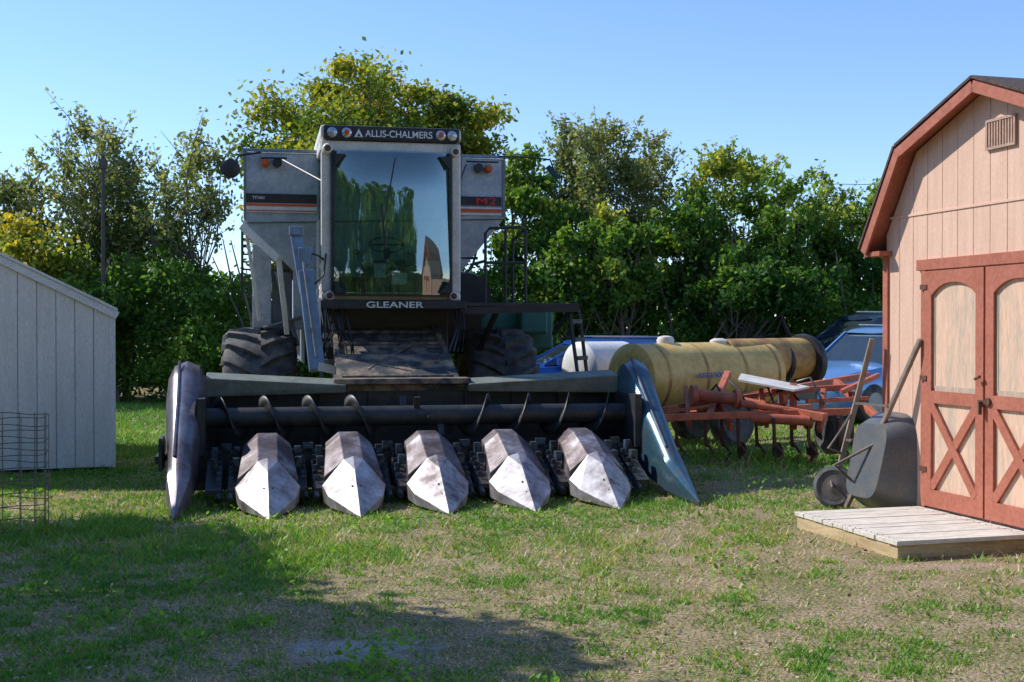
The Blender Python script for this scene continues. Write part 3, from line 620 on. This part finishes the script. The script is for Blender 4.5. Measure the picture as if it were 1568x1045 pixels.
a=Acc(); a.box(-2.50,-2.47,1.1,1.5,.3,.6); a.box(-2.55,-2.47,1.3,1.8,.35,.42); a.make('side_bracket',M['dark'],C)

# ---------------------------------------------------------------- barn
B=empty('gambrel_shed',(3.673,9.41,0),math.atan2(-.962,.272))
HW=1.39; KX=.98
def prof(x,k=0):
    x=abs(x)
    if x<=KX-.03: return 3.46-(x/(KX-.03))*.37
    return 3.09-(x-(KX-.03))/(HW-KX+.03)*(3.09-2.42)
def siding(name,parent,x0,x1,y,zb,pf,mat,w=.2,th=.02,gap=.007,knees=()):
    a=Acc(); xs=[x0]
    while xs[-1]<x1-.02: xs.append(min(xs[-1]+w,x1))
    for p,q in zip(xs[:-1],xs[1:]):
        pts=sorted([p+gap/2,q-gap/2]+[k for k in knees if p+gap<k<q-gap])
        top=[(t,pf(t)) for t in pts]; fr=[(p+gap/2,zb),(q-gap/2,zb)]+top[::-1]
        n=len(fr); v=[(t,y-th,z) for t,z in fr]+[(t,y,z) for t,z in fr]
        f=[tuple(range(n)),tuple(range(n,2*n))[::-1]]+[(i,(i+1)%n+0,(i+1)%n+n,i+n) for i in range(n)]
        a.add(v,f)
    return a.make(name,mat,parent)
siding('front_siding',B,-HW,HW,-.001,.1,prof,M['peach'],knees=(-KX+.03,0,KX-.03))
shape=[(-HW,.1),(HW,.1),(HW,2.40),(KX-.03,3.07),(0,3.44),(-KX+.03,3.07),(-HW,2.40)]
D=3.6
mesh('walls',[(x,0,z) for x,z in shape]+[(x,D,z) for x,z in shape],[tuple(range(7)),tuple(range(7,14))[::-1]]+[(i,i+7,(i+1)%7+7,(i+1)%7) for i in range(7)],M['groove'],B)
for s in (-1,1):
    a=Acc(); yy=0
    while yy<D-.05: a.box(*( sorted((s*(HW+.001),s*(HW+.02))) ),yy+.003,min(yy+.2,D)-.003,.1,2.36); yy+=.2
    a.make('side_siding',M['peach'],B)
def roofseg(name,p,q,y0,y1,th,mat):
    (xa,za),(xb,zb)=p,q; d=Vector((xb-xa,0,zb-za)).normalized(); n=Vector((-d.z,0,d.x)); 
    if n.z<0: n=-n
    v=[]
    for y in (y0,y1):
        for (x,z) in (p,q): v+= [(x,y,z),(x+n.x*th,y,z+n.z*th)]
    return mesh(name,v,[(0,1,3,2),(4,6,7,5),(0,4,5,1),(2,3,7,6),(1,5,7,3),(0,2,6,4)],mat,B)
PK=(0,3.475);
for s in (-1,1):
    kn=(s*1.0,3.10); ev=(s*1.52,2.28)
    roofseg('roof_deck_upper',PK,kn,-.16,D+.1,.035,M['barnred']); roofseg('roof_deck_lower',kn,ev,-.16,D+.1,.035,M['barnred'])
    up=lambda p,dz,dx=0:(p[0]+s*dx,p[1]+dz)
    roofseg('shingles_upper',up(PK,.040),up(kn,.040,.02),-.19,D+.12,.022,M['shingle']); roofseg('shingles_lower',up(kn,.038,.03),up(ev,.03,.045),-.19,D+.12,.022,M['shingle'])
    a=Acc(); a.beam((s*.0,-.17,3.455),(s*1.0,-.17,3.08),.022,.085,up=(0,0,1)); a.beam((s*.99,-.172,3.10),(s*1.51,-.172,2.275),.022,.08,up=(0,0,1)); a.make('fascia',M['barnred'],B)
    a=Acc(); a.box(*sorted((s*1.30,s*1.54)),-.15,D,2.24,2.28); a.make('eave_soffit',M['barnred'],B)
    box('corner_trim',B,*sorted((s*(HW-.045),s*(HW+.03))),-.04,.05,.1,2.24,M['barnred'],.003)
box('seam_flashing',B,-HW+.06,HW-.06,-.030,-.0215,2.555,2.575,M['peach'],.002)
a=Acc(); a.box(-.90,.90,-.055,-.0215,2.09,2.18); a.box(-.84,-.78,-.05,-.0215,.13,2.089); a.box(.78,.84,-.05,-.0215,.13,2.089); a.make('door_frame',M['barnred'],B,bevel=.004)
for side in (-1,1):
    x0,x1=(-.775,-.012) if side<0 else (.012,.775)
    box('door_panel',B,x0,x1,-.036,-.0215,.15,2.08,M['barnpanel'],.002)
    a=Acc(); y0,y1=-.062,-.0365
    a.box(x0,x0+.095,y0,y1,.15,2.08); a.box(x1-.095,x1,y0,y1,.15,2.08)
    xa,xb=x0+.0955,x1-.0955
    a.box(xa,xb,y0,y1,.15,.29); a.box(xa,xb,y0,y1,1.0,1.10)
    n=10
    for k in range(n):
        def zz(t): return 1.88+.10*(1-abs(2*t-1)**2.5)
        t0_,t1_=k/n,(k+1)/n; p0,p1=xa+(xb-xa)*t0_,xa+(xb-xa)*t1_
        a.add([(p0,y0,zz(t0_)),(p1,y0,zz(t1_)),(p1,y1,zz(t1_)),(p0,y1,zz(t0_)),(p0,y0,2.08),(p1,y0,2.08),(p1,y1,2.08),(p0,y1,2.08)],BF)
    ym=-.050
    a.beam((xa,ym,.30),(xb,ym,.99),.022,.075); a.beam((xa,ym-.003,.99),(xb,ym-.003,.30),.022,.075)
    a.make('door_rails',M['barnred'],B)
    g=Acc(); g.box(xa,xa+.03,-.040,-.0365,1.12,1.88); g.box(xb-.03,xb,-.040,-.0365,1.12,1.88); g.box(xa+.03,xb-.03,-.040,-.0365,1.10,1.14); g.make('door_panel_worn_edges',M['panelgray'],B)
    h=Acc(); xh=x0 if side<0 else x1
    for z in (.45,1.2,1.95): h.box(xh-.05,xh+.04,-.070,-.0625,z-.02,z+.02)
    h.make('hinges',M['rust'],B)
a=Acc(); a.box(-.05,.05,-.085,-.0625,1.03,1.06); a.tube([(-.06,-.1,1.22),(.0,-.1,1.24)],.012,8); a.revolve([(0,.03),(.02,.03)],(.06,-.063,1.05),(0,-1,0),12); a.tube([(.0,-.1,.95),(0,-.1,1.05)],.015,6); a.make('latch',M['rust'],B)
a=Acc(); vx0,vx1,vz0,vz1=-.02,.32,2.97,3.20
a.box(vx0,vx1,-.045,-.0215,vz0,vz0+.02); a.box(vx0,vx1,-.045,-.0215,vz1-.02,vz1); a.box(vx0,vx0+.02,-.045,-.0215,vz0+.02,vz1-.02); a.box(vx1-.02,vx1,-.045,-.0215,vz0+.02,vz1-.02)
for k in range(9): x=vx0+.03+k*.032; a.box(x,x+.016,-.04,-.0215,vz0+.02,vz1-.02)
a.box((vx0+vx1)/2-.008,(vx0+vx1)/2+.008,-.044,-.041,vz0+.02,vz1-.02)
a.make('vent_louvres',mk('vent_tan',(.55,.36,.26)),B)
DK=empty('wooden_platform',(3.673,9.41,0),math.atan2(-.962,.272))
nb=10; w=1.46/nb
a=Acc()
for k in range(nb):
    x=-.85+k*w; dz=random.uniform(-.002,.002); a.box(x+.004,x+w-.004,-1.21+random.uniform(-.006,.006),-.06,.098+dz,.130+dz)
a.make('deck_boards',M['deckw'],DK,bevel=.003)
a=Acc(); a.box(-.83,.585,-1.195,-1.16,0,.0975); a.box(.55,.585,-1.16,-.08,0,.0975); a.box(-.83,-.795,-1.16,-.08,0,.0975); a.box(-.2,-.16,-1.16,-.08,0,.0975); a.make('deck_joists',M['decks'],DK,bevel=.003)
a=Acc()
for k in range(nb):
    for yy in (-1.17,-.15): a.box(-.85+k*w+.03,-.85+k*w+.037,yy,yy+.007,.131,.1335); a.box(-.85+k*w+.11,-.85+k*w+.117,yy,yy+.007,.131,.1335)
a.make('deck_nails',M['rust'],DK)

# ---------------------------------------------------------------- wheelbarrow
W=empty('wheelbarrow')
a=Acc(); a.beam((2.95,10.82,.03),(3.385,10.17,1.52),.045,.035); a.beam((2.90,11.0,.22),(3.155,10.75,1.52),.045,.035); a.make('handles',M['handle'],W,bevel=.006)
nrm=Vector((-.962,-.272,0)); uu=Vector((-.272,.962,0))
lean=Vector((.962*.22,.272*.22,1)).normalized(); out=nrm+Vector((0,0,.2)); out.normalize()
c0=Vector((3.03,10.55,.05))
rings=[]
for dist,w0,w1,h0,h1 in ((0.08,.24,.26,.10,.74),(.0,.27,.30,.06,.80),(-.10,.31,.34,.02,.88),(-.26,.35,.39,-.01,.96),(-.275,.37,.41,-.02,.98)):
    n=24
    ring=[]
    for k in range(n):
        t=2*math.pi*k/n; ex=math.copysign(abs(math.cos(t))**.45,math.cos(t)); ez=math.copysign(abs(math.sin(t))**.45,math.sin(t))
        hh=(h0+h1)/2+ez*(h1-h0)/2; ww=w0+(w1-w0)*(ez+1)/2
        ring.append(c0+out*dist+uu*(ex*ww)+lean*max(hh,.0))
    rings.append(ring)
a=Acc(); a.loft(rings); a.make('tub',M['tub'],W,True)
a=Acc(); wc=Vector((2.89,10.98,.19)); ax=Vector((-.45,-.86,.1)).normalized()
a.revolve([(-.035,.12),(-.045,.155),(-.025,.188),(0,.195),(.025,.188),(.045,.155),(.035,.12)],wc,ax,28); a.make('wheel_tire',M['rubber'],W,True)
a=Acc(); a.revolve([(-.05,.02),(-.048,.03),(-.038,.05),(-.037,.115),(.037,.115),(.038,.05),(.048,.03)],wc,ax,20); a.make('wheel_hub',M['wire'],W,True)
a=Acc(); a.tube([(2.95,10.85,.1),wc+ax*.09,(2.86,11.05,.3)],.012,6); a.tube([(3.0,10.72,.25),(2.82,10.70,.42),(3.10,10.5,.62)],.014,6); a.tube([(2.93,10.95,.5),(2.80,10.85,.55),(3.0,10.85,.85)],.014,6); a.beam((3.12,10.55,.62),(2.98,10.9,.62),.03,.02); a.beam((3.2,10.42,.95),(3.03,10.85,.95),.03,.02); a.make('legs_and_brackets',M['wire'],W)

# ---------------------------------------------------------------- left shed
S=empty('white_shed',(-4.56,14.0,0),math.radians(19.5))
PW=-3.6
pf=lambda x: 1.78+(-x)*.50 if x>PW/2 else 1.78+(x-PW)*.50
siding('front_siding',S,PW,0,-.001,.04,pf,M['shed'],w=.2,knees=(PW/2,))
sh=[(PW,.04),(0,.04),(0,1.76),(PW/2,2.66),(PW,1.76)]
mesh('walls',[(x,0,z) for x,z in sh]+[(x,3.2,z) for x,z in sh],[tuple(range(5)),tuple(range(5,10))[::-1]]+[(i,i+5,(i+1)%5+5,(i+1)%5) for i in range(5)],M['shedg'],S)
a=Acc()
for k in range(16): a.box(.001,.02,k*.2+.003,k*.2+.197,.04,1.74)
a.make('side_siding',M['shed'],S)
for s,(p,q) in enumerate((((PW/2,2.72),(.06,1.79)),((PW/2,2.72),(PW-.06,1.79)))):
    a=Acc(); a.beam((p[0],-.045,p[1]-.03),(q[0],-.045,q[1]-.03),.03,.085); a.make('fascia',M['shedroof'],S)
    v=[]
    for y in (-.08,3.3):
        for (x,z) in (p,q): v+=[(x,y,z+.02),(x,y,z+.05)]
    mesh('roof',v,[(0,1,3,2),(4,6,7,5),(0,4,5,1),(2,3,7,6),(1,5,7,3),(0,2,6,4)],M['shedroof'],S)
box('corner_trim',S,-.03,.035,-.035,.03,.03,1.74,M['shed'],.003)

# ---------------------------------------------------------------- wire cage
a=Acc(); wc=(-4.05,9.75); R=.34
for k in range(16):
    t=2*math.pi*k/16; a.tube([(wc[0]+R*math.cos(t),wc[1]+R*math.sin(t),0),(wc[0]+R*math.cos(t)*1.02,wc[1]+R*math.sin(t),.92)],.0035,4)
for j in range(10):
    z=.03+j*.098; a.tube([(wc[0]+R*math.cos(2*math.pi*k/24),wc[1]+R*math.sin(2*math.pi*k/24),z+.01*math.sin(k)) for k in range(25)],.0035,4)
a.make('wire_cage',M['wire'])

# ---------------------------------------------------------------- sprayer
SP=empty('tank_sprayer')
def cyl(a,p,q,r,dome=.12,n=32):
    p=Vector(p);q=Vector(q);L=(q-p).length
    pr=[(-dome,r*.05),(-dome*.95,r*.35),(-dome*.7,r*.7),(-dome*.35,r*.9),(0,r)]
    pr+= [(L*k/6,r) for k in range(1,6)]+[(L,r),(L+dome*.35,r*.9),(L+dome*.7,r*.7),(L+dome*.95,r*.35),(L+dome,r*.05)]
    a.revolve(pr,p,q-p,n)
a=Acc(); cyl(a,(1.55,16.0,.96),(3.55,17.5,.97),.46,.10); a.make('yellow_tank',M['yellow'],SP,True)
a=Acc()
dv=Vector((2.0,1.5,.01)).normalized()
for t in (.25,.95,1.7,2.35): a.revolve([(0,.463),(.05,.463),(.05,.46)],Vector((1.55,16.0,.96))+dv*t,dv,32)
a.make('tank_straps',M['rusty'],SP,True)
a=Acc(); cyl(a,(2.9,17.0,1.17),(4.35,18.2,1.18),.30,.03); a.make('rusty_cylinder',M['rusty'],SP,True)
a=Acc(); d2=Vector((1.45,1.2,.01)).normalized(); a.revolve([(0,.31),(.0,.40),(.06,.42),(.12,.40),(.12,.31)],Vector((4.25,18.1,1.12)),d2,28); a.revolve([(0,.32),(.04,.34),(.08,.32)],Vector((3.8,17.75,1.12)),d2,28); a.make('end_rings',M['black'],SP,True)
a=Acc(); a.revolve([(0,.11),(.06,.12),(.10,.10),(.12,.03)],(2.05,16.4,1.40),(0,0,1),16); a.revolve([(0,.12),(.05,.12),(.08,.06)],(2.85,16.95,1.40),(0,0,1),16); a.make('tank_lids',M['beige'],SP,True)
a=Acc(); cyl(a,(.95,17.3,1.05),(1.6,17.8,1.05),.38,.1); a.make('white_tank',M['white'],SP,True)
text('tank_label','AGRI 500',.5,.07,(2.62,16.17,1.0),M['carblue'],SP,rz=math.atan2(1.5,2.0))
a=Acc(); a.beam((1.3,15.7,.42),(4.4,18.1,.45),.10); a.beam((1.0,16.3,.42),(4.1,18.6,.45),.10)
for t in (.15,.45,.8):
    p=Vector((1.3,15.7,.45)).lerp(Vector((4.4,18.1,.45)),t); q=Vector((1.0,16.3,.45)).lerp(Vector((4.1,18.6,.45)),t); a.beam(p,q,.08); a.beam(p,p+Vector((0,.1,.35)),.07)
a.make('sprayer_frame',M['redp'],SP)
a=Acc(); 
for p in ((3.0,16.7,.38),(2.6,17.7,.38)): a.revolve([(-.1,.2),(-.12,.3),(-.08,.37),(0,.38),(.08,.37),(.12,.3),(.1,.2)],p,(-.6,.8,0),28)
a.make('sprayer_wheels',M['rubber'],SP,True)
# ---------------------------------------------------------------- red cultivator
K=empty('red_cultivator')
def P(px,py,Y): return ((px-784)/1880*Y,Y,1.6-(py-505)/1880*Y)
a=Acc(); rp=random.Random(8)
a.beam(P(1000,632,15.3),P(1330,575,17.5),.09); a.beam(P(1010,640,14.4),P(1310,630,14.6),.08); a.beam(P(1060,600,15.6),P(1265,640,14.3),.10)
a.beam(P(1115,572,15.8),P(1085,640,14.6),.08); a.beam(P(1180,600,15.2),P(1320,592,15.2),.07)
a.beam(P(1215,590,14.9),P(1215,655,14.6),.09,.12); a.beam(P(1262,598,14.9),P(1255,660,14.6),.06,.10); a.beam(P(1050,595,15.2),P(1055,650,14.6),.05,.1)
a.beam(P(1280,585,15.6),P(1345,640,14.6),.08); a.beam(P(1290,600,15),P(1345,575,15.6),.06)
a.beam(P(1100,615,15),P(1120,655,14.5),.05,.12); a.beam(P(1165,600,15),P(1175,650,14.5),.05,.12); a.beam(P(1235,615,14.7),P(1330,610,15),.05,.05); a.beam(P(1040,622,15),P(1200,600,15.4),.06)
a.make('toolbars',M['redp'],K,bevel=.008)
a=Acc()
a.tube([P(1060,605,14.9),P(1130,612,14.7)],.075,14); a.tube([P(1135,618,14.6),P(1200,628,14.5)],.045,10); a.tube([P(1150,640,14.5),P(1240,645,14.4)],.06,12)
for px,py,r in ((1062,605,.12),(1128,612,.12),(1165,640,.1),(1238,645,.1),(1200,610,.08)):
    p=P(px,py,14.7); a.revolve([(-.03,r),(.03,r)],p,(1,.15,-.05),16)
a.make('cylinders_and_flanges',M['redp'],K,True)
a=Acc()
for px,Y in ((1035,14.6),(1080,14.6),(1105,14.9),(1130,14.5),(1158,14.9),(1185,14.4),(1212,14.8),(1238,14.4),(1285,14.6),(1305,14.7)):
    p=Vector(P(px,640,Y)); a.beam(p,p+Vector((.02,.05,-.35)),.03,.06); a.tube([p+Vector((.02,.05,-.3)),p+Vector((.1,-.05,-.42)),p+Vector((.0,-.15,-.54))],.018,6)
    if Y<14.55: a.revolve([(-.01,.12),(.01,.12)],p+Vector((.08,.15,-.42)),(1,.3,0),20)
a.make('tines_and_coulters',M['rust'],K)
a=Acc(); a.add([P(1135,575,15.3),P(1240,595,14.9),P(1215,600,14.5),P(1130,584,14.9),P(1135,572,15.3),P(1240,592,14.9),P(1215,597,14.5),P(1130,581,14.9)],BF); a.make('pale_plate',M['beige'],K)
a=Acc()
for k in range(5):
    q=P(1090+k*35+rp.uniform(-10,10),585+rp.uniform(-8,20),15); r_=P(1110+k*38,620+rp.uniform(-8,10),14.7); m_=[(q[i]+r_[i])/2 for i in range(3)]; m_[2]+=rp.uniform(.05,.2); a.tube([q,m_,r_],.014,6)
a.make('hoses',M['black'],K,True)
a=Acc(); a.revolve([(-.07,.12),(-.09,.2),(-.05,.27),(.05,.27),(.09,.2),(.07,.12)],P(1272,662,14.9),(1,.4,0),24); a.make('gauge_wheel',M['rubber'],K,True)

# ---------------------------------------------------------------- cars
def car(name,x,y,rz,paint,sc_=1,suv=True):
    E=empty(name,(x,y,0),rz); E.scale=(sc_,)*3
    H=1.62 if suv else 1.45
    def ringsec(xx,zb,zs,w,zt):
        return [(xx,-w*.9,zb),(xx,-w,zb+.15),(xx,-w,zs-.12),(xx,-w*.93,zs),(xx,-w*.5,zt),(xx,0,zt+.01),(xx,w*.5,zt),(xx,w*.93,zs),(xx,w,zs-.12),(xx,w,zb+.15),(xx,w*.9,zb)]
    a=Acc(); a.loft([ringsec(*q) for q in ((2.28,.35,.62,.70,.66),(2.2,.25,.74,.84,.80),(1.9,.22,.86,.90,.92),(1.0,.22,.97,.92,1.04),(.8,.22,.98,.92,1.02),(-1.7,.22,1.02,.92,1.04),(-2.15,.25,1.0,.88,1.03),(-2.3,.35,.9,.8,.92))])
    a.make('body',paint,E,True,.01)
    a=Acc()
    bl=[(.95,.80,1.0),(.25,.64,H-.06),(-1.55,.64,H-.08),(-2.15,.76,1.02)]
    v=[];
    for x,w,z in bl: v+=[(x,-w,z),(x,w,z)]
    a.add(v,[(0,1,3,2),(4,5,7,6),(0,2,4,6),(1,7,5,3),(2,3,5,4)]); a.make('greenhouse_glass',M['carglass'],E)
    a=Acc(); a.loft([[(x,-w,z),(x,-w*.8,z+.05),(x,0,z+.075),(x,w*.8,z+.05),(x,w,z),(x,0,z-.02)] for x,w,z in ((.32,.60,H-.07),(.1,.66,H-.04),(-1.4,.66,H-.05),(-1.65,.62,H-.1))]); a.make('roof',paint,E,True)
    a=Acc()
    for s in (-1,1):
        a.beam((.97,s*.79,1.0),(.25,s*.645,H-.06),.05,.05); a.beam((-.55,s*.80,1.0),(-.55,s*.65,H-.05),.06,.03); a.beam((-1.6,s*.645,H-.06),(-2.15,s*.765,1.02),.09,.05)
        a.add(boxv(.55,.75,*sorted((s*.90,s*1.05)),1.0,1.13),BF)
    a.make('pillars_and_mirrors',paint,E,bevel=.01)
    a=Acc(); 
    for sx in (1.4,-1.4):
        for s in (-1,1): a.revolve([(-.11,.2),(-.11,.31),(-.08,.34),(.08,.34),(.11,.31),(.11,.2)],(sx,s*.83,.34),(0,1,0),24)
    a.make('tires',M['rubber'],E,True)
    a=Acc()
    for sx in (1.4,-1.4):
        for s in (-1,1): a.revolve([(-.115,.2),(.115,.2)],(sx,s*.83,.34),(0,1,0),16)
    a.make('rims',M['concrete'],E)
    a=Acc()
    for s in (-1,1): a.add(boxv(2.12,2.27,*sorted((s*.5,s*.78)),.60,.72),BF); a.beam((-1.4,s*.55,H+.06),(.0,s*.55,H+.07),.03,.03)
    a.make('headlights_and_roof_rails',M['lens'],E,bevel=.01)
    box('grille',E,2.24,2.30,-.42,.42,.42,.62,M['black'])
    return E
car('parked_car',6.75,22.3,math.radians(215),M['carlight'],1.0)
car('parked_car',7.4,25.3,math.radians(192),M['cardark'],1.17)
car('parked_car',1.35,22.5,math.radians(190),M['carblue'],.97,False)

# ---------------------------------------------------------------- world, sun, camera
sd=Vector((-.9,.36,0)).normalized(); el=math.radians(42)
sunv=Vector((sd.x*math.cos(el),sd.y*math.cos(el),math.sin(el)))
w=bpy.data.worlds.new('World'); sc.world=w; w.use_nodes=True; nt=w.node_tree
bg=nt.nodes['Background']; sky=nt.nodes.new('ShaderNodeTexSky'); sky.sky_type='NISHITA'; sky.sun_disc=False
sky.sun_elevation=el; sky.sun_rotation=math.atan2(sunv.x,sunv.y); sky.air_density=1.0; sky.dust_density=0.0; sky.ozone_density=3.2; sky.altitude=300
tint=nt.nodes.new('ShaderNodeMix'); tint.data_type='RGBA'; tint.blend_type='MULTIPLY'; tint.inputs['Factor'].default_value=1; tint.inputs[7].default_value=(1.08,1.17,1.40,1)
nt.links.new(sky.outputs[0],tint.inputs[6]); nt.links.new(tint.outputs[2],bg.inputs[0]); bg.inputs[1].default_value=.15
ld=bpy.data.lights.new('sun','SUN'); ld.energy=5.0; ld.angle=math.radians(.53); ld.color=(1,.97,.92)
lo=bpy.data.objects.new('sun',ld); col.objects.link(lo); lo.rotation_euler=sunv.to_track_quat('Z','Y').to_euler()
cd=bpy.data.cameras.new('camera'); cam=bpy.data.objects.new('camera',cd); col.objects.link(cam); sc.camera=cam
cd.sensor_width=36; cd.lens=36*1880/1568; cd.clip_end=2000; cd.clip_start=.05
cam.location=(0,0,1.6); cam.rotation_euler=(math.radians(90)-math.atan(17.5/1880),0,0)
sc.view_settings.view_transform='Standard'; sc.view_settings.look='None'; sc.view_settings.exposure=0
